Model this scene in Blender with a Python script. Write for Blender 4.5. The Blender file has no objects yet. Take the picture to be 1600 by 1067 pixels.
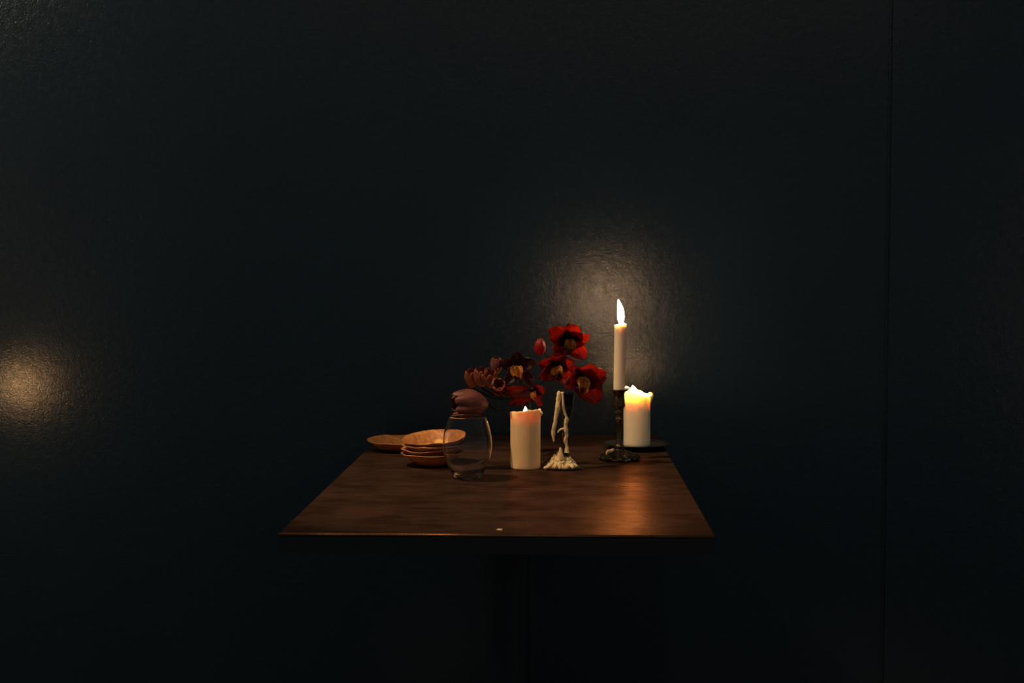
import bpy, bmesh, math, random
from mathutils import Vector, Matrix, noise
random.seed(7)
SC = bpy.context.scene
COL = SC.collection
PI = math.pi

# ------------------------------------------------------------------ camera
FPX, CAM_Z, WALL_D, TT = 2222.0, 1.15, 3.38, 0.75      # wall plane is y = 0, table top z = TT
YAW, PITCH = math.atan(74/2222), math.atan(118/2222)
cd = bpy.data.cameras.new('camera'); cam = bpy.data.objects.new('camera', cd); COL.objects.link(cam)
cd.sensor_width = 36; cd.lens = 36*FPX/1600; cd.clip_start = .05
cam.location = (0, -WALL_D, CAM_Z)
cam.rotation_euler = (PI/2-PITCH, 0, YAW)
SC.camera = cam
CM = Matrix.Translation(cam.location) @ cam.rotation_euler.to_matrix().to_4x4()

# ------------------------------------------------------------------ world, exposure, room lights
w = bpy.data.worlds.new('world'); SC.world = w; w.use_nodes = True
w.node_tree.nodes['Background'].inputs[0].default_value = (.046, .067, .079, 1)
w.node_tree.nodes['Background'].inputs[1].default_value = 1.0
SC.view_settings.view_transform = 'Standard'; SC.view_settings.look = 'None'
SC.view_settings.exposure = 0; SC.view_settings.gamma = 1
SC.view_settings.use_curve_mapping = False

def lamp(name, loc, watt, col, rad):
    l = bpy.data.lights.new(name, 'POINT'); l.energy = watt; l.color = col; l.shadow_soft_size = rad
    o = bpy.data.objects.new(name, l); o.location = loc; COL.objects.link(o); return o
WARM = (1, .62, .30)
# added fill spots, and candles and bulbs of the dark room around the viewer
def spot(name, loc, aim, watt, deg, rad):
    l = bpy.data.lights.new(name, 'SPOT'); l.energy = watt; l.color = WARM2; l.shadow_soft_size = rad
    l.spot_size = math.radians(deg); l.spot_blend = .6
    o = bpy.data.objects.new(name, l); o.location = loc; COL.objects.link(o)
    o.rotation_euler = (Vector(aim)-Vector(loc)).to_track_quat('-Z', 'Y').to_euler(); return o
WARM2 = (1, .66, .37)
# unseen spots added to brighten table and objects, angled to miss the wall
spot('added_fill_spot', (-1.10, -1.02, 2.70), (-.08, -.78, .76), 125, 33, .03)
spot('added_fill_spot', (.15, -2.0, 2.5), (.05, -.80, .76), 18, 28, .03)
# small candle flames and bulbs around the dark room
for x, y, z, p in ((-2.5, -2.55, .98, 1.2), (2.4, -2.35, .97, .8), (2.6, -2.9, 1.3, .7), (2.9, -2.6, .84, .6), (-2.8, -3.0, 1.45, 1.2), (2.3, -1.9, .92, .9),
                   (.60, -3.4, 2.75, 1.6), (.1, -3.8, 2.9, 1.6), (-.7, -3.5, 2.8, 1.6), (1.5, -3.2, 2.7, 1.6), (-1.6, -3.2, 2.75, 1.4)):
    lamp('room_bulb', (x, y, z), p, WARM, .02)
# candle on the next table to the left, and a bulb high on the left
lamp('neighbour_candle', (-1.40, -.27, .84), .95, (1, .54, .22), .014)
lamp('left_bulb', (-2.0, -.75, 2.25), 16, (1, .88, .58), .05)

# ------------------------------------------------------------------ placing helpers
def ray(px, py):
    d = CM.to_3x3() @ Vector(((px-800)/FPX, -(py-533.5)/FPX, -1))
    return CM.translation.copy(), d
def T(px, py, z=TT):
    o, d = ray(px, py); return o + d*((z-o.z)/d.z)
def D(px, py, y):
    o, d = ray(px, py); return o + d*((y-o.y)/d.y)

# ------------------------------------------------------------------ object helpers
def link(name, bm, mat, parent=None, smooth=True):
    me = bpy.data.meshes.new(name)
    bmesh.ops.recalc_face_normals(bm, faces=bm.faces) if not getattr(bm, 'keep', False) else None
    bm.to_mesh(me); bm.free()
    if smooth:
        for p in me.polygons: p.use_smooth = True
    me.materials.append(mat)
    o = bpy.data.objects.new(name, me); COL.objects.link(o)
    if parent: o.parent = parent
    return o
def tag(o, label=None, cat=None, group=None, kind=None):
    for k, v in (('label', label), ('category', cat), ('group', group), ('kind', kind)):
        if v: o[k] = v
    return o
def empty(name, loc, label, cat, group=None):
    o = bpy.data.objects.new(name, None); COL.objects.link(o); o.location = loc
    o.empty_display_size = .02
    return tag(o, label, cat, group)
def rings(bm, rs, closed_ends=True):
    """rs: list of rings, each a list of points with the same count; an item may be a single point (pole)."""
    vs = [[bm.verts.new(p) for p in r] for r in rs]
    for a, b in zip(vs, vs[1:]):
        n = max(len(a), len(b))
        for i in range(n):
            j = (i+1) % n
            if len(a) == 1: bm.faces.new((a[0], b[j], b[i]))
            elif len(b) == 1: bm.faces.new((a[i], a[j], b[0]))
            else: bm.faces.new((a[i], a[j], b[j], b[i]))
    return vs
def lathe(profile, n=64, fr=None, fz=None):
    """profile [(r,z)]; fr(th,r,z)->r, fz(th,r,z)->z"""
    bm = bmesh.new(); rs = []
    for r, z in profile:
        if r <= 1e-6: rs.append([(0, 0, z)]); continue
        ring = []
        for i in range(n):
            t = 2*PI*i/n
            rr = fr(t, r, z) if fr else r; zz = fz(t, r, z) if fz else z
            ring.append((rr*math.cos(t), rr*math.sin(t), zz))
        rs.append(ring)
    rings(bm, rs); return bm
def tube(bm, pts, rad, n=10, lump=0, seed=0.0, sub=6):
    """smooth tube through pts with radii rad (both lists)"""
    pts = [Vector(p) for p in pts]; P = []; R = []
    m = len(pts)
    for i in range(m-1):
        p0 = pts[max(i-1, 0)]; p1 = pts[i]; p2 = pts[i+1]; p3 = pts[min(i+2, m-1)]
        for k in range(sub):
            t = k/sub
            P.append(.5*((2*p1)+(p2-p0)*t+(2*p0-5*p1+4*p2-p3)*t*t+(3*p1-p0-3*p2+p3)*t**3))
            R.append(rad[i]*(1-t)+rad[i+1]*t)
    P.append(pts[-1]); R.append(rad[-1])
    rs = []; up = Vector((.3, 1, .1)).normalized()
    for i, p in enumerate(P):
        d = (P[min(i+1, len(P)-1)]-P[max(i-1, 0)]).normalized()
        a = d.cross(up).normalized(); b = d.cross(a)
        ring = []
        for k in range(n):
            t = 2*PI*k/n
            rr = R[i]
            if lump: rr *= 1+lump*noise.noise(Vector((p.x*140+seed, p.z*140, t*1.1)))
            ring.append(p+(a*math.cos(t)+b*math.sin(t))*rr)
        rs.append(ring)
    rings(bm, [[P[0]]]+rs+[[P[-1]]])
    return bm
def smoothmod(o, lv=1):
    m = o.modifiers.new('subdivision', 'SUBSURF'); m.levels = m.render_levels = lv; return o

# ------------------------------------------------------------------ materials
class N:
    def __init__(s, name):
        s.m = bpy.data.materials.new(name); s.m.use_nodes = True; s.t = s.m.node_tree
        s.b = s.t.nodes['Principled BSDF']; s.out = s.t.nodes['Material Output']
    def n(s, typ, **kw):
        x = s.t.nodes.new(typ)
        for k, v in kw.items(): setattr(x, k, v)
        return x
    def l(s, a, b): s.t.links.new(a, b)
    def coords(s, scale=(1, 1, 1), kind='Object'):
        tc = s.n('ShaderNodeTexCoord'); mp = s.n('ShaderNodeMapping'); mp.inputs['Scale'].default_value = scale
        s.l(tc.outputs[kind], mp.inputs[0]); return mp.outputs[0]
    def noise(s, v, scale, detail=5, rough=.55, dist=0):
        x = s.n('ShaderNodeTexNoise'); x.inputs['Scale'].default_value = scale; x.inputs['Detail'].default_value = detail
        x.inputs['Roughness'].default_value = rough; x.inputs['Distortion'].default_value = dist
        s.l(v, x.inputs['Vector']); return x.outputs['Fac']
    def ramp(s, f, stops):
        r = s.n('ShaderNodeValToRGB'); e = r.color_ramp.elements
        while len(e) < len(stops): e.new(.5)
        for k, (p, c) in zip(e, stops): k.position = p; k.color = (*c, 1)
        s.l(f, r.inputs[0]); return r.outputs[0]
    def bump(s, f, strength, dist=.001):
        b = s.n('ShaderNodeBump'); b.inputs['Strength'].default_value = strength; b.inputs['Distance'].default_value = dist
        s.l(f, b.inputs['Height']); s.l(b.outputs[0], s.b.inputs['Normal']); return b
    def set(s, **kw):
        for k, v in kw.items():
            s.b.inputs[k.replace('_', ' ')].default_value = v if not isinstance(v, tuple) or len(v) != 3 or 'Radius' in k else (*v, 1)
        return s

def mat_wall():
    k = N('wall_paint'); v = k.coords()
    a = k.noise(v, 3.0, 6); fine = k.noise(v, 230, 3, .6, .4); mid = k.noise(v, 60, 4, .6)
    k.l(k.ramp(a, [(.3, (.009, .020, .030)), (.75, (.012, .025, .036))]), k.b.inputs['Base Color'])
    k.l(k.ramp(mid, [(.3, (.20,)*3), (.75, (.32,)*3)]), k.b.inputs['Roughness'])
    ad = k.n('ShaderNodeMath', operation='MULTIPLY_ADD'); ad.inputs[1].default_value = 1.3
    k.l(mid, ad.inputs[0]); k.l(fine, ad.inputs[2])
    k.bump(ad.outputs[0], .8, .00075)
    k.set(Specular_IOR_Level=.58)
    return k.m
def mat_wood():
    k = N('table_wood'); v = k.coords((1, 7, 7)); v2 = k.coords((2.2, 3.6, 1)); v3 = k.coords((1.5, 40, 40))
    g = k.noise(v, 5, 8, .62, 1.2); bl = k.noise(v2, 6, 5, .6); fi = k.noise(v3, 16, 5, .7)
    c = k.ramp(g, [(.25, (.040, .0245, .019)), (.5, (.053, .031, .023)), (.78, (.071, .041, .029))])
    c2 = k.ramp(bl, [(.36, (.45, .45, .5)), (.62, (1, 1, 1))])
    c3 = k.ramp(fi, [(.3, (.62, .6, .58)), (.65, (1.05, 1.05, 1.05))])
    m = k.n('ShaderNodeMixRGB', blend_type='MULTIPLY'); m.inputs[0].default_value = 1
    m2 = k.n('ShaderNodeMixRGB', blend_type='MULTIPLY'); m2.inputs[0].default_value = 1
    k.l(c, m.inputs[1]); k.l(c2, m.inputs[2]); k.l(m.outputs[0], m2.inputs[1]); k.l(c3, m2.inputs[2])
    k.l(m2.outputs[0], k.b.inputs['Base Color'])
    k.l(k.ramp(bl, [(.3, (.32,)*3), (.7, (.22,)*3)]), k.b.inputs['Roughness'])
    bp = k.bump(fi, .2, .0005); k.set(Specular_IOR_Level=.0)
    gl = k.n('ShaderNodeBsdfGlossy'); gl.inputs['Color'].default_value = (1, .46, .19, 1)
    k.l(k.ramp(bl, [(.3, (.36,)*3), (.7, (.26,)*3)]), gl.inputs['Roughness']); k.l(bp.outputs[0], gl.inputs['Normal'])
    mx = k.n('ShaderNodeMixShader'); k.l(k.ramp(bl, [(.3, (.05,)*3), (.6, (.12,)*3)]), mx.inputs[0])
    k.l(k.b.outputs[0], mx.inputs[1]); k.l(gl.outputs[0], mx.inputs[2]); k.l(mx.outputs[0], k.out.inputs[0])
    return k.m
def mat_wax(name, col, sss=1.0, scale=.02, rough=.45, aged=0, rad=(1, .72, .46)):
    k = N(name); v = k.coords(); a = k.noise(v, 60, 4); st = k.noise(k.coords((1, 1, .15)), 260, 3)
    k.l(k.ramp(a, [(.3, tuple(c*(1-aged) for c in col)), (.7, col)]), k.b.inputs['Base Color'])
    k.set(Subsurface_Weight=sss, Subsurface_Scale=scale, Roughness=rough, Specular_IOR_Level=.4)
    k.b.inputs['Subsurface Radius'].default_value = rad
    k.bump(st, .18, .0006); return k.m
def mat_plain(name, col, rough=.5, metal=0, bumpy=0, bscale=120, spec=.5, var=.25):
    k = N(name); v = k.coords(); a = k.noise(v, bscale*.4, 4)
    k.l(k.ramp(a, [(.3, tuple(c*(1-var) for c in col)), (.7, col)]), k.b.inputs['Base Color'])
    k.set(Roughness=rough, Metallic=metal, Specular_IOR_Level=spec)
    if bumpy: k.bump(k.noise(v, bscale, 4), bumpy, .001)
    return k.m
def mat_glass(name, col, rough=0.0, ior=1.45):
    k = N(name); k.set(Base_Color=col, Roughness=rough, IOR=ior, Transmission_Weight=1.0)
    return k.m
def mat_petal(name, dark, light, transl, vein=.35, tmix=.55, rough=.5, throat=1.0):
    """UV: u along the petal, v across; veins run along the petal"""
    k = N(name); tc = k.n('ShaderNodeTexCoord'); mp = k.n('ShaderNodeMapping'); mp.inputs['Scale'].default_value = (1.2, 16, 1)
    k.l(tc.outputs['UV'], mp.inputs[0]); ve = k.noise(mp.outputs[0], 1.6, 5, .6, .4); bl = k.noise(k.coords(), 45, 4)
    c = k.ramp(bl, [(.3, dark), (.7, light)])
    cv0 = k.ramp(ve, [(.35, (1-vein,)*3), (.6, (1, 1, 1))])
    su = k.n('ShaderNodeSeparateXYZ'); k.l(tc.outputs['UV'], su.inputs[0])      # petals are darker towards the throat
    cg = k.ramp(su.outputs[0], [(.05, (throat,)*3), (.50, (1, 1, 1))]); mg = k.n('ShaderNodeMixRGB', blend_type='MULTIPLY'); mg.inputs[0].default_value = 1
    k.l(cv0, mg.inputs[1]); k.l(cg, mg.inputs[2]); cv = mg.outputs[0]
    m = k.n('ShaderNodeMixRGB', blend_type='MULTIPLY'); m.inputs[0].default_value = 1
    k.l(c, m.inputs[1]); k.l(cv, m.inputs[2]); k.l(m.outputs[0], k.b.inputs['Base Color'])
    k.set(Roughness=rough, Specular_IOR_Level=.35)
    k.bump(ve, .35, .0006)
    tr = k.n('ShaderNodeBsdfTranslucent'); mx = k.n('ShaderNodeMixShader'); mx.inputs[0].default_value = tmix
    m3 = k.n('ShaderNodeMixRGB', blend_type='MULTIPLY'); m3.inputs[0].default_value = 1; m3.inputs[1].default_value = (*transl, 1)
    k.l(cv, m3.inputs[2]); k.l(m3.outputs[0], tr.inputs[0])
    k.l(k.b.outputs[0], mx.inputs[1]); k.l(tr.outputs[0], mx.inputs[2]); k.l(mx.outputs[0], k.out.inputs[0])
    return k.m
def mat_flame(strength):
    """white-yellow flame, blue and dimmer at its foot (object z runs 0..1 over the flame)"""
    k = N('flame_light'); tc = k.n('ShaderNodeTexCoord'); sp = k.n('ShaderNodeSeparateXYZ'); k.l(tc.outputs['Generated'], sp.inputs[0])
    c = k.ramp(sp.outputs[2], [(0, (.006, .008, .03)), (.14, (.1, .07, .08)), (.34, (1, .62, .33))])
    e = k.n('ShaderNodeEmission'); e.inputs[1].default_value = strength
    k.l(c, e.inputs[0]); k.l(e.outputs[0], k.out.inputs[0]); return k.m
def mat_bowl(spots=()):
    k = N('bowl_wood'); v = k.coords((1, 1, 1)); g = k.noise(k.coords((1, .12, 1)), 130, 5, .6, .5); b = k.noise(v, 16, 4)
    c = k.ramp(g, [(.3, (.34, .125, .038)), (.7, (.64, .28, .085))])
    c2 = k.ramp(b, [(.3, (.55, .5, .45)), (.6, (1, 1, 1)), (.74, (1.25, 1.3, 1.25))])
    m = k.n('ShaderNodeMixRGB', blend_type='MULTIPLY'); m.inputs[0].default_value = 1
    k.l(c, m.inputs[1]); k.l(c2, m.inputs[2]); last = m.outputs[0]
    for (p, sc, colr) in spots:              # pale patches blended into the base colour
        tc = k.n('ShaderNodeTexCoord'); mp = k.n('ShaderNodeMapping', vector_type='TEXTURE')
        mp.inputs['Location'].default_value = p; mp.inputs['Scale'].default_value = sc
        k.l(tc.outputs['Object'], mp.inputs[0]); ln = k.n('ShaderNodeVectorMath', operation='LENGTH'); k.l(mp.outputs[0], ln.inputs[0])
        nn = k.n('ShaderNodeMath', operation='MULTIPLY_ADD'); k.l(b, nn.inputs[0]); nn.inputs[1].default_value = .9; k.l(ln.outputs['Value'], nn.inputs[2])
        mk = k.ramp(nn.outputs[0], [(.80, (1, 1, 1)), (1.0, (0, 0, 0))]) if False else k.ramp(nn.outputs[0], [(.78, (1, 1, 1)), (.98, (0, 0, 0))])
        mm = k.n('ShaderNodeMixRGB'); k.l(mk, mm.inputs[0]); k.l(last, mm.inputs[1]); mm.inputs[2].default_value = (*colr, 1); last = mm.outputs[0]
    k.l(last, k.b.inputs['Base Color'])
    k.set(Roughness=.5, Specular_IOR_Level=.35); k.bump(g, .2, .0006); return k.m

M = {}
M['wall'] = mat_wall(); M['wood'] = mat_wood(); M['bowl'] = mat_bowl()
M['floor'] = mat_plain('floor_boards', (.20, .23, .24), .6, 0, .3, 30)
M['band'] = mat_plain('dark_edge_band', (.014, .011, .010), .6)
M['iron'] = mat_plain('black_iron', (.012, .016, .020), .5, .2, .2, 90)
M['wax'] = mat_wax('ivory_wax', (.93, .75, .46), 1, .022, aged=.06)
M['wax_dense'] = mat_wax('dense_wax', (.93, .67, .36), 1, .007, aged=.06, rad=(1, .88, .62))
M['wax_pale'] = mat_wax('pale_wax', (.94, .80, .58), 1, .022, aged=.05)
M['wax_taper'] = mat_wax('taper_wax', (.92, .78, .58), 1, .012, aged=.02)
M['wax_old'] = mat_wax('dripped_wax', (.92, .70, .38), .8, .004, aged=.3)
M['bronze'] = mat_plain('dark_bronze', (.20, .14, .085), .17, .9, .25, 160, var=.6)
M['glass'] = mat_glass('rose_glass', (.995, .975, .965), ior=1.3)
M['green_glass'] = mat_glass('smoked_green_glass', (.16, .19, .15), .02)
M['dish'] = mat_plain('dark_green_glaze', (.02, .026, .018), .22, 0, .1, 60)
M['vase'] = mat_plain('black_glaze', (.006, .006, .007), .25)
M['wick'] = mat_plain('charred_wick', (.01, .008, .007), .9)
M['flame'] = mat_flame(340)
M['flame_low'] = mat_flame(24)
M['flame_mid'] = mat_flame(290)
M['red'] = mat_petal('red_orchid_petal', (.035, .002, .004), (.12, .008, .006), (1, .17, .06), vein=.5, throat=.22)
M['darkred'] = mat_petal('dark_orchid_petal', (.012, .002, .004), (.035, .003, .005), (.30, .02, .015), tmix=.4)
M['bud'] = mat_petal('red_bud', (.16, .006, .006), (.30, .012, .010), (.9, .06, .03), tmix=.4)
M['lip'] = mat_petal('yellow_lip', (.45, .08, .015), (.95, .52, .10), (.95, .4, .08), vein=.7, tmix=.35)
M['cream'] = mat_plain('column_cream', (.85, .68, .42), .25)
M['dusky'] = mat_petal('dusky_rose_petal', (.18, .05, .04), (.32, .105, .085), (.34, .10, .07), vein=.45, tmix=.25)
M['peach'] = mat_petal('peach_tulip_petal', (.30, .07, .035), (.62, .23, .12), (.75, .20, .08), vein=.6, tmix=.3)
M['stem'] = mat_plain('green_stem', (.006, .009, .005), .8, spec=.1)

# ------------------------------------------------------------------ the setting
def box(x0, x1, y0, y1, z0, z1):
    bm = bmesh.new(); bmesh.ops.create_cube(bm, size=1)
    for v in bm.verts:
        v.co = Vector((x0 if v.co.x < 0 else x1, y0 if v.co.y < 0 else y1, z0 if v.co.z < 0 else z1))
    return bm
corner_x = D(1386, 300, 0).x
o = link('wall_back', box(-3.2, corner_x+.06, 0, .14, 0, 3.0), M['wall'], smooth=False); tag(o, kind='structure')
bm = box(corner_x, 3.2, -.009, .14, 0, 3.0)
ed = [e for e in bm.edges if all(v.co.x < corner_x+.001 and v.co.y < 0 for v in e.verts)]
bmesh.ops.bevel(bm, geom=ed, offset=.0065, segments=4, affect='EDGES')
o = link('wall_right', bm, M['wall'], smooth=False); tag(o, kind='structure')
o = link('floor', box(-3.2, 3.2, -7.0, .14, -.05, 0), M['floor'], smooth=False); tag(o, kind='structure')

# ------------------------------------------------------------------ table
fl, fr_ = T(434, 833), T(1119, 837)
tx0, tx1, ty0 = fl.x, fr_.x, (fl.y+fr_.y)/2
tcx, tcy = (tx0+tx1)/2, (ty0-.01)/2
table = empty('dining_table', (tcx, tcy, 0), 'dark brown rectangular wooden table pushed end-on against the black wall', 'table')
bm = box(tx0-tcx, tx1-tcx, ty0-tcy, -.012-tcy, TT-.005, TT)
bmesh.ops.subdivide_edges(bm, edges=bm.edges, cuts=1)
bmesh.ops.bevel(bm, geom=[e for e in bm.edges if e.calc_face_angle(0) > .5], offset=.002, segments=3, affect='EDGES')
top = link('tabletop', bm, M['wood'], table)
top.modifiers.new('wn', 'WEIGHTED_NORMAL')
hw, hl = (tx1-tx0)/2, -(ty0)/2
link('edge_band', box(tx0-tcx+.0015, tx1-tcx-.0015, ty0-tcy+.0015, -.0135-tcy, TT-.030, TT-.0045), M['band'], table, False)
link('apron', box(-hw*.62, hw*.62, -hl*.72, hl*.72, TT-.045, TT-.0298), M['iron'], table, False)
for s in (-1, 1):
    cy = s*hl*.55
    bm = lathe([(0, .03), (.2, .03), (.21, .024), (.21, .004), (.205, 0), (0, 0)], 40)
    bmesh.ops.translate(bm, verts=bm.verts, vec=(0, cy, 0)); link('pedestal_foot', bm, M['iron'], table)
    bm = lathe([(0, TT-.04), (.07, TT-.045), (.036, TT-.09), (.03, TT-.15), (.03, .12), (.045, .05), (.06, .028), (0, .028)], 32)
    bmesh.ops.translate(bm, verts=bm.verts, vec=(0, cy, 0)); link('pedestal_column', bm, M['iron'], table)

# ------------------------------------------------------------------ bowls
def bowl_mesh(R, H, seed, rb=.023, th=.0022):
    prof = [(0, 0), (rb*.8, 0), (rb, .0012), (rb+(R-rb)*.35, H*.22), (R*.78, H*.55), (R*.845, H*.80), (R*.875, H*.875), (R*.995, H*.96), (R*1.004, H),
            (R-th*.6, H+.0009), (R-th*1.4, H-.0004), (R*.88, H*.93), (R*.84-th*.2, H*.85), (R*.775-th*.5, H*.59), (rb+(R-rb)*.31, H*.22+th), (rb*.8, th*1.15), (0, th)]
    def nz(t): return noise.noise(Vector((math.cos(t)*1.3+seed*7, math.sin(t)*1.3, seed)))
    def nz2(t): return noise.noise(Vector((math.cos(t)*4+seed*3, math.sin(t)*4, seed)))
    return lathe(prof, 96, fr=lambda t, r, z: r*(1+.035*nz(t)*(z/H)),
                 fz=lambda t, r, z: z+(.0030*nz(t+1)+.0012*nz2(t))*(z/H)**2)
GB = 'shallow wooden bowls at the left of the table'
sb = T(676, 727)
names = ['lowest', 'fourth', 'third', 'second', 'topmost']
labs = ['bottom bowl of the wooden stack, set slightly apart with a dark gap above its rim',
        'second bowl from the bottom of the wooden stack, rim sloping up to the right',
        'middle one of the five wooden bowls in the stack',
        'wooden bowl directly beneath the top bowl of the stack',
        'top bowl of the wooden stack, open towards the viewer, its inside showing']
offs = [(0, 0, .0), (.001, .001, .0112), (.002, 0, .0172), (.0025, .001, .0258), (.0045, .002, .0312)]
tilt = [(1.0, -.6), (2.0, -3.2), (1.5, -1.5), (2.5, -2.0), (6.5, -3.4)]
for i in range(5):
    ox, oy, oz = offs[i]
    o = link('wooden_bowl', bowl_mesh(.0625 if i < 4 else .0640, .0262, i+1.3), M['bowl'])
    o.location = (sb.x+ox, sb.y+oy, TT+.0003+oz)
    o.rotation_euler = (math.radians(tilt[i][0]), math.radians(tilt[i][1]), i*1.7)
    # tilt in world axes, spin about own axis first
    o.rotation_euler = (Matrix.Rotation(math.radians(tilt[i][0]), 3, 'X') @ Matrix.Rotation(math.radians(tilt[i][1]), 3, 'Y') @ Matrix.Rotation(i*1.7, 3, 'Z')).to_euler()
    tag(o, labs[i], 'bowl', GB)
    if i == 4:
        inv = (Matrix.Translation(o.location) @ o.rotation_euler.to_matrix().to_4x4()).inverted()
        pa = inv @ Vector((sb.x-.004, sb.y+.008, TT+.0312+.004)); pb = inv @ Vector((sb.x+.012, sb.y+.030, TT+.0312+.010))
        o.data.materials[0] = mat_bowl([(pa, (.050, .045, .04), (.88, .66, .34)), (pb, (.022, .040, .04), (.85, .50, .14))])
lb = T(620, 704)
o = link('wooden_bowl', bowl_mesh(.0630, .024, 9.1), M['bowl'])
o.location = (lb.x, lb.y, TT+.0004)
o.rotation_euler = (Matrix.Rotation(math.radians(3), 3, 'X') @ Matrix.Rotation(.9, 3, 'Z')).to_euler()
tag(o, 'single wooden bowl standing apart, half hidden behind the left of the stack', 'bowl', GB)

# ------------------------------------------------------------------ stemless glass
gp = T(730.5, 748)
prof = [(0, 0), (.018, 0), (.0225, .0012), (.0275, .0065), (.0345, .018), (.0415, .034), (.0458, .050), (.0470, .062),
        (.0460, .078), (.0430, .094), (.0385, .108), (.0348, .1175), (.0344, .1181), (.0338, .1176),
        (.0374, .1078), (.0418, .0937), (.0447, .078), (.0457, .062), (.0445, .0505), (.0402, .0350), (.0330, .0200), (.0245, .0100), (.015, .0062), (0, .0052)]
o = link('stemless_glass', lathe(prof, 96), M['glass']); smoothmod(o, 1)
o.location = (gp.x, gp.y, TT+.0004)
tag(o, 'empty stemless wine glass standing in front of the stack of wooden bowls', 'glass')

# ------------------------------------------------------------------ flames and candles
def flame(name, mat, h, r, lean, parent, loc, n=24):
    prof = []
    K = 22
    bm = bmesh.new(); rs = []
    for i in range(K+1):
        t = i/K
        rr = r*2.75*t**.6*(1-t)**.9 if 0 < t < 1 else 0
        cx = lean[0]*t**2.2 + lean[1]*math.sin(PI*t); cy = lean[2]*t*t
        if rr < 1e-6: rs.append([(cx, cy, h*t)]); continue
        rs.append([(cx+rr*math.cos(2*PI*k/n), cy+rr*math.sin(2*PI*k/n), h*t) for k in range(n)])
    rings(bm, rs); o = link(name, bm, mat, parent); o.location = loc; return o

def candle_body(R, rimz, seed, well, wall=.0045, taper=0.0, facet=None, n=96, wob=.012):
    """wax cylinder with a molten well; rimz(th) gives the rim height"""
    def nz(t, z, f=1.6): return noise.noise(Vector((math.cos(t)*f+seed, math.sin(t)*f, z*22)))
    rs = [[(0, 0, .0)]]
    def ring(rf, zf):
        out = []
        for i in range(n):
            t = 2*PI*i/n; z = zf(t); r = rf(t, z); r *= 1+wob*nz(t, z)
            if facet: r = facet(t, r)
            out.append((r*math.cos(t), r*math.sin(t), z))
        return out
    rs.append(ring(lambda t, z: R*.9, lambda t: 0))
    rs.append(ring(lambda t, z: R*.985, lambda t: .0007+.0008*abs(nz(t, 1, 5))))
    rs.append(ring(lambda t, z: R, lambda t: .003))
    K = 26
    for k in range(1, K):
        rs.append(ring(lambda t, z, k=k: R*(1-taper*k/K)*(1+(.025*(k/K-.86)/.14 if k/K > .86 else 0)), lambda t, k=k: .003+(rimz(t)-.006)*k/K))
    rs.append(ring(lambda t, z: R*1.045, lambda t: rimz(t)-.0022))
    rs.append(ring(lambda t, z: R*1.025, lambda t: rimz(t)))
    rs.append(ring(lambda t, z: R*1.0-wall*.5, lambda t: rimz(t)+.0004))
    rs.append(ring(lambda t, z: R-wall, lambda t: rimz(t)-.003))
    for q in (.35, .7):
        rs.append(ring(lambda t, z, q=q: R-wall*(1+.7*q), lambda t, q=q: rimz(t)*(1-q)+well*q))
    rs.append(ring(lambda t, z: R*.62, lambda t: well-.0015))
    rs.append(ring(lambda t, z: R*.25, lambda t: well-.001))
    rs.append([(0, 0, well-.001)])
    bm = bmesh.new(); rings(bm, rs); return bm
def wick(parent, p, h):
    bm = bmesh.new(); tube(bm, [p, (p[0]+.0005, p[1], p[2]+h*.6), (p[0]+.0018, p[1], p[2]+h)], [.0009, .0008, .0006], 8)
    return link('wick', bm, M['wick'], parent)

# pillar candle in front of the flowers
pp = T(821, 731.5)
c1 = empty('pillar_candle', (pp.x, pp.y, TT+.0003), 'ivory pillar candle standing on the bare tabletop between the glass and the wax-covered candlestick', 'candle', 'thick ivory pillar candles')
def rim1(t):
    return .1135+.0036*math.sin(t+2.4)+.0038*noise.noise(Vector((math.cos(t)*2+4, math.sin(t)*2, 0)))
def fac1(t, r):
    d = (t-math.radians(214)+PI) % (2*PI)-PI             # the flat strip down the left front
    lim = .0298*.925
    return min(r, lim/max(math.cos(d), .2)) if abs(d) < .5 else r
b = link('wax_body', candle_body(.0298, rim1, 3.1, .094, facet=fac1), M['wax_dense'], c1)
bm = bmesh.new(); tube(bm, [(.0285, -.008, .113), (.0315, -.0095, .1115), (.0318, -.0098, .1085), (.0305, -.0095, .105)], [.0018, .0028, .0024, .0008], 10)
link('wax_lip', bm, M['wax_dense'], c1)
wick(c1, (0, 0, .093), .009)
flame('flame', M['flame_low'], .026, .0048, (0, 0, 0), c1, (0, -.004, .097))

# pillar candle on the dish
dz = .010
dp = T(995, 694, TT+dz)
dish = link('candle_dish', lathe([(0, 0), (.040, 0), (.043, .002), (.060, .0065), (.0715, .0115), (.0728, .0120), (.0722, .0128), (.060, .0085), (.044, .0062), (.03, .0060), (0, .0060)], 80), M['dish'])
dish.location = (dp.x, dp.y, TT+.0003)
tag(dish, 'dark shallow dish under the burning pillar candle at the right back corner', 'dish')
c2 = empty('pillar_candle', (dp.x, dp.y, TT+.0068), 'glowing burnt-down pillar candle with a slumped rim, standing on the dark dish', 'candle', 'thick ivory pillar candles')
def rim2(t):
    # high at the left and back, low towards the viewer and the right
    return .1215+.0098*math.cos(t-PI*.92)-.0030*math.sin(t)-.0065*max(0, -math.sin(t))+.0026*noise.noise(Vector((math.cos(t)*2.3, math.sin(t)*2.3, 3)))
link('wax_body', candle_body(.0292, rim2, 8.7, .106, wall=.0042), M['wax_pale'], c2)
bm = bmesh.new(); tube(bm, [(.0255, -.012, .117), (.0305, -.010, .1145), (.0318, -.010, .110), (.0305, -.010, .103), (.0292, -.010, .095)], [.0022, .0034, .0032, .0018, .0006], 12, .3)
link('wax_lip', bm, M['wax'], c2)
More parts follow.
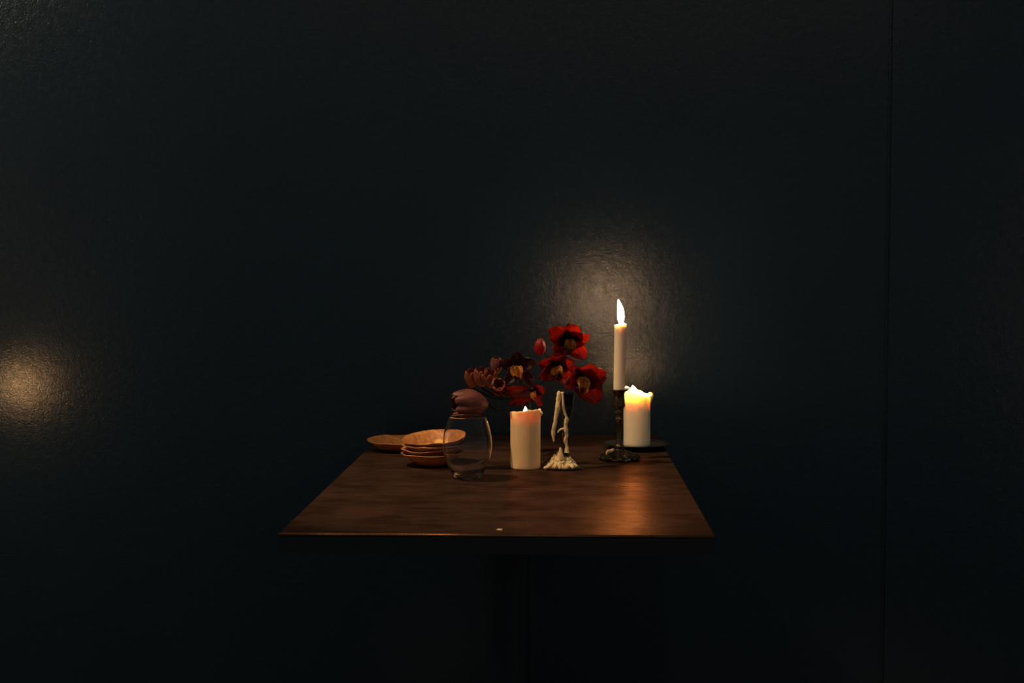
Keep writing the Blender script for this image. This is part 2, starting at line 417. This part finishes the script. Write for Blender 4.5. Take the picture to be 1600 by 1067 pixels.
bm = bmesh.new(); tube(bm, [(-.0270, -.012, .100), (-.0290, -.012, .094), (-.0292, -.012, .089), (-.0285, -.012, .082)], [.0008, .0026, .0022, .0006], 12, .3)
link('wax_drip', bm, M['wax'], c2)
bm = bmesh.new(); tube(bm, [(.0262, -.0125, .075), (.0268, -.0125, .045), (.0268, -.0125, .016), (.0262, -.0125, .002)], [.0008, .0016, .0017, .0018], 10, .2)
link('wax_drip', bm, M['wax'], c2)
wick(c2, (-.004, 0, .105), .010)
flame('flame', M['flame_mid'], .026, .0075, (-.005, 0, 0), c2, (-.005, -.002, .1065))

# candlestick with taper
sp = T(967, 718)
st = empty('candlestick', (sp.x, sp.y, TT+.0002), 'dark turned candlestick with a ruffled shiny foot, holding the lit taper', 'candlestick')
def scal(t, r, z):
    k = max(0, min(1, (r-.012)/.03)); return r*(1+k*(.035*math.cos(12*t)+.035*noise.noise(Vector((math.cos(t)*3, math.sin(t)*3, z*90)))))
def scz(t, r, z):
    k = max(0, min(1, (r-.010)/.03)); return z+ (k*.0022*math.cos(12*t)+k*.0030*noise.noise(Vector((math.cos(t)*5, math.sin(t)*5, r*130)))) * (1 if z > .004 else 0)
foot = [(0, 0), (.038, 0), (.0425, .0015), (.0430, .0045), (.0405, .0075), (.0365, .0078), (.0345, .0100), (.030, .0108), (.0275, .0135), (.0225, .0138), (.020, .0165), (.0150, .0175), (.0115, .021), (.0095, .0250), (0, .0252)]
smoothmod(link('foot', lathe(foot, 144, scal, scz), M['bronze'], st), 1)
stem = [(0, .024), (.0098, .0245), (.0105, .027), (.0082, .0300), (.0062, .034), (.0052, .042), (.0048, .055), (.0050, .068), (.0058, .079), (.0085, .0815), (.0090, .0840), (.0075, .0865), (.0066, .089),
        (.0066, .094), (.0088, .0965), (.0094, .0990), (.0086, .1015), (.0072, .104), (.0092, .107), (.0118, .1095), (.0128, .1125), (.0122, .1155), (.0112, .118), (.0112, .136), (.0122, .1395), (.0150, .1420), (.0185, .1435), (.0190, .1450), (.0180, .1458), (.0135, .1462), (.0125, .1440), (.0125, .1410), (0, .1408)]
link('stem', lathe(stem, 64), M['bronze'], st)
bm = bmesh.new()
tube(bm, [(-.026, -.012, .0125), (-.0225, -.014, .0175), (-.016, -.015, .0205), (-.011, -.013, .0225)], [.0022, .0034, .0034, .002], 12, .6)
link('wax_blob', bm, M['wax_old'], st)['label'] = 'pale lump of spilled wax on the foot'
bm = bmesh.new()
tube(bm, [(.0105, -.010, .1470), (.016, -.008, .1472), (.0205, -.006, .1478), (.0225, -.0055, .1483)], [.0020, .0024, .0016, .0008], 10, .4)
link('wax_blob', bm, M['wax_taper'], st)

tp = empty('taper_candle', (sp.x, sp.y, TT+.1412), 'tall slim white taper candle burning in the dark candlestick', 'candle')
H = .1385
def trim(t): return H+.0010*math.cos(t-.4)
tb = link('wax_body', candle_body(.0120, trim, 5.5, H-.0022, wall=.0024, n=48, wob=.006, taper=-.02), M['wax_taper'], tp)
for v in tb.data.vertices: v.co.x += .0022*v.co.z/H
bm = bmesh.new(); tube(bm, [(.009, -.004, H-.003), (.0095, -.004, H+.001), (.0097, -.004, H+.0035)], [.0022, .0018, .0004], 8); link('wax_nub', bm, M['wax_taper'], tp)
wick(tp, (.0026, 0, H-.003), .009)
flame('flame', M['flame'], .0525, .0068, (-.0055, .0012, 0), tp, (.0026, 0, H-.001))

# ------------------------------------------------------------------ wax-covered glass candlestick
wp = T(881, 732)
ws = empty('candlestick', (wp.x, wp.y, TT+.0003), 'empty smoked-glass candlestick overgrown with old wax drips and a heap of wax on its foot', 'candlestick')
ws_prof = [(0, 0), (.034, 0), (.0385, .001), (.0388, .0022), (.036, .0036), (.024, .0065), (.013, .0115), (.0080, .0165), (.0062, .022), (.0088, .0265), (.0085, .030), (.0056, .034), (.0052, .048), (.0055, .062),
           (.0085, .0665), (.0088, .0700), (.0058, .0740), (.0056, .084), (.0085, .0875), (.0088, .0912), (.0066, .0950), (.0088, .103), (.0118, .113), (.0135, .124), (.0145, .136), (.0162, .1475), (.0166, .1495),
           (.0156, .1500), (.0146, .1480), (.0130, .138), (.0118, .124), (.0104, .120), (0, .119)]
bm = lathe(ws_prof, 64)
for v in bm.verts:
    k = max(0, min(1, v.co.z/.1)); v.co.x += .0045*k
smoothmod(link('glass_body', bm, M['green_glass'], ws), 1)
S = .00126   # metres per photograph pixel at this distance
def q(px, py, y=-.012): return ((px-881)*S, y, (732-py)*S*1.003)
bm = bmesh.new()
tube(bm, [q(873, 611.5, -.006), q(872.8, 616, -.011), q(872.3, 625, -.012), q(871.5, 634, -.012), q(869.3, 646), q(867.3, 656), q(865.4, 667), q(864.2, 677), q(864.9, 684), q(865.2, 689)],
     [.0030, .0040, .0048, .0047, .0040, .0036, .0037, .0034, .0022, .0009], 14, .45, 3, 8)
link('wax_drip', bm, M['wax_old'], ws)
bm = bmesh.new()
tube(bm, [q(878, 611.5, -.010), q(879.4, 620, -.014), q(880, 632, -.014), q(881.5, 641), q(884.2, 649), q(885.2, 654), q(883.5, 662), q(884.2, 669), q(885, 678), q(883.6, 688), q(885.5, 697), q(886, 706)],
     [.0030, .0020, .0024, .0026, .0024, .0042, .0026, .0042, .0030, .0032, .0028, .0050], 14, .5, 17, 8)
link('wax_drip', bm, M['wax_old'], ws)
bm = bmesh.new()
tube(bm, [q(884, 668.5), q(878, 668.8), q(873.5, 671.5), q(871, 675)], [.0028, .0020, .0019, .0012], 12, .4, 5, 7)
link('wax_drip', bm, M['wax_old'], ws)
bm = bmesh.new()
tube(bm, [q(878, 716, -.016), q(876.3, 707, -.016), q(875.6, 701, -.016), q(875.5, 697.5, -.016)], [.0062, .0042, .0030, .0015], 12, .25, 5, 6)
link('wax_spike', bm, M['wax_old'], ws)
# heap of wax: lumpy cone with a fringe of runs
def heap():
    n, K = 150, 34; rs = []
    for k in range(K+1):
        t = k/K; ring = []
        for i in range(n):
            a = 2*PI*i/n
            ang = Vector((math.cos(a), math.sin(a), 0))
            fringe = (.5+.5*math.sin(a*17+2.0*noise.noise(ang*3)))*(t**5)
            fr2 = noise.noise(ang*4.5+Vector((0, 0, 2)))
            R = .0285*(1+.14*noise.noise(ang*1.4+Vector((5, 0, 0)))+.12*fr2*t+.10*fringe)
            r = .0045+(R-.0045)*t**.85
            lump = noise.noise(Vector((r*math.cos(a)*190, r*math.sin(a)*190, t*5)))
            lump2 = noise.noise(Vector((r*math.cos(a)*75, r*math.sin(a)*75, 9)))
            z = .0045+.0245*(1-t)**.85+.0062*lump*(1-t*.5)+.0070*lump2*(1-t*.6)-.0012*fringe-(.0030*t**6)
            z = max(z, .0045*(1-t*.75)+.0028*t)
            ring.append((r*math.cos(a)-.004, r*math.sin(a)-.003, z))
        rs.append(ring)
    base = [[(p[0]*1.0, p[1]*1.0, .0030) for p in rs[-1]]]
    bm = bmesh.new(); rings(bm, [[(-.004, -.003, .031)]]+rs+base+[[(-.004, -.003, .0030)]])
    return bm
bm = heap()
for k in range(70):
    a = random.uniform(0, 2*PI); rad_ = .0275*math.sqrt(random.uniform(.03, 1)); t_ = rad_/.0285
    zc = .0045+.0245*(1-t_)**.85-.0005+random.uniform(0, .0025)
    R_ = random.uniform(.0016, .0036)
    bmesh.ops.create_icosphere(bm, subdivisions=2, radius=R_, matrix=Matrix.Translation((-.004+rad_*math.cos(a), -.003+rad_*math.sin(a), max(zc, .006))) @ Matrix.Diagonal((1, 1, random.uniform(.7, 1.3), 1)))
for v in bm.verts: v.co += .0012*Vector((noise.noise(v.co*420), noise.noise(v.co*420+Vector((7, 0, 0))), noise.noise(v.co*420+Vector((0, 7, 0)))))
link('wax_heap', bm, M['wax_old'], ws)
bm = bmesh.new()
tube(bm, [(-.020, -.018, .014), (-.026, -.020, .0095), (-.031, -.021, .0050), (-.0365, -.023, .0040), (-.0385, -.024, .0018)], [.0030, .0034, .0028, .0040, .0016], 12, .5, 9, 7)
link('wax_drip', bm, M['wax_old'], ws)
bm = bmesh.new()
tube(bm, [(-.017, -.004, .028), (-.021, -.006, .020), (-.0245, -.010, .012)], [.0020, .0048, .0040], 12, .6, 19, 7)
link('wax_drip', bm, M['wax_old'], ws)
for k in range(13):
    a = math.radians(188+k*14.5+random.uniform(-4, 4)); r0 = random.uniform(.021, .026); r1 = random.uniform(.0275, .0345)
    bm = bmesh.new(); rr = random.uniform(.0015, .0026)
    tube(bm, [(-.004+r0*math.cos(a), -.003+r0*math.sin(a), .0105), (-.004+(r0+r1)/2*math.cos(a), -.003+(r0+r1)/2*math.sin(a), .0090), (-.004+r1*math.cos(a), -.003+r1*math.sin(a), .0065), (-.004+(r1+.0015)*math.cos(a), -.003+(r1+.0015)*math.sin(a), .0042)],
         [rr, rr*1.1, rr, rr*.5], 10, .4, k*3.1, 5)
    link('wax_run', bm, M['wax_old'], ws)

# wax chip near the front edge of the table
bm = bmesh.new(); bmesh.ops.create_icosphere(bm, subdivisions=2, radius=.0042)
for v in bm.verts:
    v.co *= 1+.25*noise.noise(v.co*300); v.co.x *= 1.25; v.co.z = max(v.co.z*.45, -.0012)
o = link('wax_chip', bm, M['wax_old']); p = T(781, 829); o.location = (p.x, p.y, TT+.0013)
tag(o, 'tiny pale chip of wax lying near the middle of the front table edge', 'wax')

# ------------------------------------------------------------------ flowers
def petal_bm(L, W, bend=.4, cup=.25, twist=0., wave=.05, tip=.0, shape=(.75, .62), nu=16, nv=10, th=.0007, seed=0., arc=0.):
    """petal from origin along +Y, face +Z. bend curls the tip toward +Z, cup raises the sides"""
    bm = bmesh.new(); uvl = bm.loops.layers.uv.new('uv')
    G = {}
    for side in (1, -1):
        y = z = 0; ang = 0
        for i in range(nu+1):
            u = i/nu
            w_ = (W/2)*max(0, math.sin(PI*min(1, (u*.93+.045))**shape[0]))**shape[1]
            ang = bend*u+arc
            if i: y += L/nu*math.cos(ang); z += L/nu*math.sin(ang)
            for j in range(nv+1):
                v = (j/nv)*2-1
                ca = cup*v
                x = w_*v*math.cos(ca*.9); zz = w_*abs(v)*math.sin(abs(ca))
                rip = wave*W*noise.noise(Vector((u*3+seed, v*1.8, seed*1.7)))*(.3+abs(v))
                tz = twist*u; X = x*math.cos(tz)-(zz)*math.sin(tz); Z = x*math.sin(tz)+zz*math.cos(tz)
                n_ = Vector((0, -math.sin(ang), math.cos(ang)))
                p = Vector((X, y, z))+n_*(Z+rip+side*th/2)
                edge = j in (0, nv) or i in (0, nu)
                if side == -1 and edge: G[side, i, j] = G[1, i, j]; continue
                G[side, i, j] = bm.verts.new(p)
    for side in (1, -1):
        for i in range(nu):
            for j in range(nv):
                q_ = [(i, j), (i, j+1), (i+1, j+1), (i+1, j)]
                if side == 1: q_ = q_[::-1]
                f = bm.faces.new([G[side, a, b] for a, b in q_])
                for lp, (a, b) in zip(f.loops, q_): lp[uvl].uv = (a/nu, b/nv)
    return bm
FACE = Matrix.Rotation(PI/2, 4, 'X')      # local +Z looks at the viewer (-Y), local +Y is up
def petal(name, parent, mat, ang, tilt, roll=0, off=(0, 0, 0), **kw):
    """ang: degrees counter-clockwise from the right, tilt: degrees towards the viewer"""
    o = link(name, petal_bm(**kw), mat, parent)
    o.matrix_local = Matrix.Translation(off) @ Matrix.Rotation(math.radians(ang-90), 4, 'Z') @ Matrix.Rotation(math.radians(tilt), 4, 'X') @ Matrix.Rotation(math.radians(roll), 4, 'Y')
    return o

FY = -.53    # world y of the flowers
mpx = (WALL_D+FY)/FPX
vz = T(822, 706)
vase = link('vase', lathe([(0, 0), (.022, 0), (.0245, .002), (.026, .02), (.0255, .055), (.020, .078), (.0125, .092), (.0105, .105), (.0125, .1145), (.0115, .1155), (.009, .106), (.011, .090), (.018, .075), (.0235, .05), (.0235, .006), (0, .004)], 64), M['vase'])
vase.location = (vz.x, vz.y, TT+.0004)
tag(vase, 'small dark bottle vase with the flowers, hidden behind the pillar candle', 'vase')
mouth = Vector((vz.x, vz.y, TT+.115))

spray = empty('orchid_spray', (mouth.x, mouth.y, mouth.z-.02), 'spray of deep red orchids with yellow lips arching above the pillar candle', 'flower')
def local(p): return Vector(p)-Vector(spray.location)
def stem_to(parent, pts, r0, r1, origin):
    bm = bmesh.new(); k = len(pts)
    tube(bm, [Vector(p)-Vector(origin) for p in pts], [r0+(r1-r0)*i/(k-1) for i in range(k)], 8)
    return link('stem', bm, M['stem'], parent)
inside = Vector((vz.x, vz.y, TT+.045))
stem_to(spray, [inside, mouth+Vector((0, 0, -.004)), D(838, 606, FY+.02), D(864, 580, FY+.03), D(880, 552, FY+.03), D(886, 528, FY+.025)], .0018, .0012, spray.location)
stem_to(spray, [D(864, 580, FY+.03), D(885, 584, FY+.02), D(908, 594, FY+.012)], .0014, .001, spray.location)
stem_to(spray, [D(838, 606, FY+.02), D(825, 592, FY+.02), D(812, 580, FY+.012)], .0014, .001, spray.location)
stem_to(spray, [D(864, 580, FY+.03), D(856, 560, FY+.02), D(846, 545, FY+.01)], .0014, .001, spray.location)

def orchid(px, py, y, yaw, pitch, roll, petals, lipang=-90, lipscale=1., label=None, mat='red'):
    """the flower part is its column; its petals and lip are sub-parts"""
    s = (WALL_D+y)/FPX
    bm = lathe([(0, -.010), (.0018, -.009), (.0022, -.004), (.0022, .001), (.0023, .003), (.0018, .0048), (0, .0056)], 16)
    col = link('flower', bm, M['cream'] if label is None else M['lip'], spray)
    base = FACE @ Matrix.Rotation(math.radians(yaw), 4, 'Y') @ Matrix.Rotation(math.radians(pitch), 4, 'X') @ Matrix.Rotation(math.radians(roll), 4, 'Z')
    col.matrix_local = Matrix.Translation(local(D(px, py, y))) @ base
    for (a, L, W, tilt, kw) in petals:
        kw = {'shape': (.68, .52), 'wave': .15, 'twist': random.uniform(-.35, .35), **kw}; rl = kw.pop('roll', 0)
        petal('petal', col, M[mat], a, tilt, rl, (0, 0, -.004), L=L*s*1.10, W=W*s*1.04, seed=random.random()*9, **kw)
    lp = petal('lip', col, M['lip'], lipang, 14, 0, (0, .003, .006), L=26*s*lipscale, W=23*s*lipscale, bend=-1.1, cup=.6, wave=.42, shape=(.60, .7), seed=random.random()*9, nv=12, nu=12)
    return col

C_ = dict
# A, the topmost bloom
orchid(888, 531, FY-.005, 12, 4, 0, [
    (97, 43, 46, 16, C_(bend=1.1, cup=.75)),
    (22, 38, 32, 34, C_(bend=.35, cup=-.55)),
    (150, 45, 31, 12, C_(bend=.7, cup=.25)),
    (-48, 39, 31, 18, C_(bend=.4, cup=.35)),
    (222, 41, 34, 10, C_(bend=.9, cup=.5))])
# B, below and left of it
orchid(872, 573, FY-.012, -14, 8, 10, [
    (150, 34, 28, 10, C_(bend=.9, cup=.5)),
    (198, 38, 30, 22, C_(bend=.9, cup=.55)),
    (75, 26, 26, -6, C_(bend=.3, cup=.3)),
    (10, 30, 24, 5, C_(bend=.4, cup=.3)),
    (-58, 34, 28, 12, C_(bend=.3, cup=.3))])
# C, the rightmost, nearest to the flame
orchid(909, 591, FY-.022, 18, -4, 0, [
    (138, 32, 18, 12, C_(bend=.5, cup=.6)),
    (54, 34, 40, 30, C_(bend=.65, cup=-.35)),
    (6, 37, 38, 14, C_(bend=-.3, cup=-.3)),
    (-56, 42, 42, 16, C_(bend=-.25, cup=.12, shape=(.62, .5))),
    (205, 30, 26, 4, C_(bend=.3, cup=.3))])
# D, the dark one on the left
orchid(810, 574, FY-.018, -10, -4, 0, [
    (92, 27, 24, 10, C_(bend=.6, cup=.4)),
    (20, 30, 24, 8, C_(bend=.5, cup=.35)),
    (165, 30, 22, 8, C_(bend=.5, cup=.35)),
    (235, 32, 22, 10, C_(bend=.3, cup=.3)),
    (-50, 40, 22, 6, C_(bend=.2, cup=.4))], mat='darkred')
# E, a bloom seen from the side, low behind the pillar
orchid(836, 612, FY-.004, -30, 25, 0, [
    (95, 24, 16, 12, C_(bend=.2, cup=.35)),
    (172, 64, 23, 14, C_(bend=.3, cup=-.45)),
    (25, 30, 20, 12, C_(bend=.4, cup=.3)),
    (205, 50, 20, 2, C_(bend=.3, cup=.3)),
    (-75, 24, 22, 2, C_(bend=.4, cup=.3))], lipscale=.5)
# bud
bm = bmesh.new(); bmesh.ops.create_uvsphere(bm, u_segments=24, v_segments=16, radius=1)
for v in bm.verts:
    t = v.co.z; v.co = Vector((v.co.x*.0135*(1-.12*t), v.co.y*.0115*(1-.12*t), t*.0168)); v.co *= 1+.06*math.cos(3*math.atan2(v.co.y, v.co.x))
bud = link('bud', bm, M['bud'], spray); bud.location = local(D(844, 542, FY-.01)); bud.rotation_euler = (.1, -.15, 1.0)

def tulip(px, py, y, yaw, pitch, roll, n, L, W, open_, mat, label, cat='flower', group=None, bend=1.3, stem_pts=None, cup=.7):
    c = D(px, py, y); s = (WALL_D+y)/FPX
    root = empty('tulip', c, label, cat, group)
    R = FACE @ Matrix.Rotation(math.radians(yaw), 4, 'Y') @ Matrix.Rotation(math.radians(pitch), 4, 'X') @ Matrix.Rotation(math.radians(roll), 4, 'Z')
    for k in range(n):
        a = k*360/n+(0 if k < n/2 or n < 5 else 0)
        inner = k % 2
        o = link('petal', petal_bm(L*s*(1-.04*inner), W*s*1.2, bend=bend, cup=cup, wave=.10, seed=k*1.7+px, arc=math.radians(open_), shape=(.7, .6)), mat, root)
        o.matrix_local = R @ Matrix.Rotation(math.radians(a), 4, 'Z') @ Matrix.Translation((0, .0012+.0008*(1-inner), 0))
    if stem_pts:
        bm = bmesh.new(); pts = [(0, 0, 0)]+[Vector(p)-c for p in stem_pts]
        tube(bm, pts, [.0018]*len(pts), 8); link('stem', bm, M['stem'], root)
    return root
GT = 'faded tulips at the left of the bouquet'
inlet = [mouth+Vector((-.003, 0, 0)), inside+Vector((-.003, .003, 0))]
def tu(px, py, y, *a, **k):
    return tulip(px, py, y, *a, stem_pts=[D(px*.55+822*.45, py*.5+640*.5, y+.02)]+inlet, **k)
# local +Z is the direction the cup opens; pitch -90 would open straight up
tu(738, 606, FY-.01, -8, -72, 20, 6, 34, 17, 35, M['peach'], 'leftmost faded peach tulip, dim, upright', group=GT)
tu(752, 605, FY-.02, 2, -72, 0, 6, 36, 18, 35, M['peach'], 'second peach tulip from the left, slightly brighter petals', group=GT)
tu(768, 606, FY-.03, -22, -66, 30, 6, 34, 18, 30, M['peach'], 'peach tulip with a long lit petal, beside the open one', group=GT)
tu(777, 604, FY-.045, 8, -18, 30, 6, 27, 17, 20, M['peach'], 'open peach tulip turned to the viewer, dark inside its cup', group=GT, bend=1.7)
tu(775, 586, FY+.0, 6, -80, 0, 6, 32, 18, 40, M['dusky'], 'dusky tulip highest of the faded ones, in shadow', group=GT)

# large dusky rose bloom hanging over the glass
c = D(763, 631, FY-.06); s = (WALL_D+FY-.06)/FPX
root = empty('magnolia_bloom', c, 'large dusky rose closed bloom drooping just above the stemless glass', 'flower')
R = FACE @ Matrix.Rotation(math.radians(-72), 4, 'Y')          # opens to the left
lay = [(  0, 64, 40, 30, -1.15, .9), (60, 62, 40, 26, -1.1, .9), (-60, 62, 40, 26, -1.1, .9), (180, 62, 40, 30, -1.15, .9), (120, 60, 40, 26, -1.1, .9), (240, 60, 40, 26, -1.1, .9)]
for k, (a, L, W, op, bd, cp) in enumerate(lay):
    o = link('petal', petal_bm(L*s*1.1, W*s*1.18, bend=1.75, cup=.75, wave=.06, arc=math.radians(24), seed=k*2.3, shape=(.72, .6), nu=20, nv=12), M['dusky'], root)
    o.matrix_local = R @ Matrix.Rotation(math.radians(a), 4, 'Z') @ Matrix.Translation((0, .0010+.0012*(k < 3), 0))
bm = bmesh.new(); pts = [(0, 0, 0)]+[Vector(p)-c for p in (D(778, 640, FY-.04), D(800, 634, FY-.01), mouth+Vector((-.005, 0, .001)), inside+Vector((-.005, -.003, 0)))]
tube(bm, pts, [.0022]*len(pts), 8); link('stem', bm, M['stem'], root)
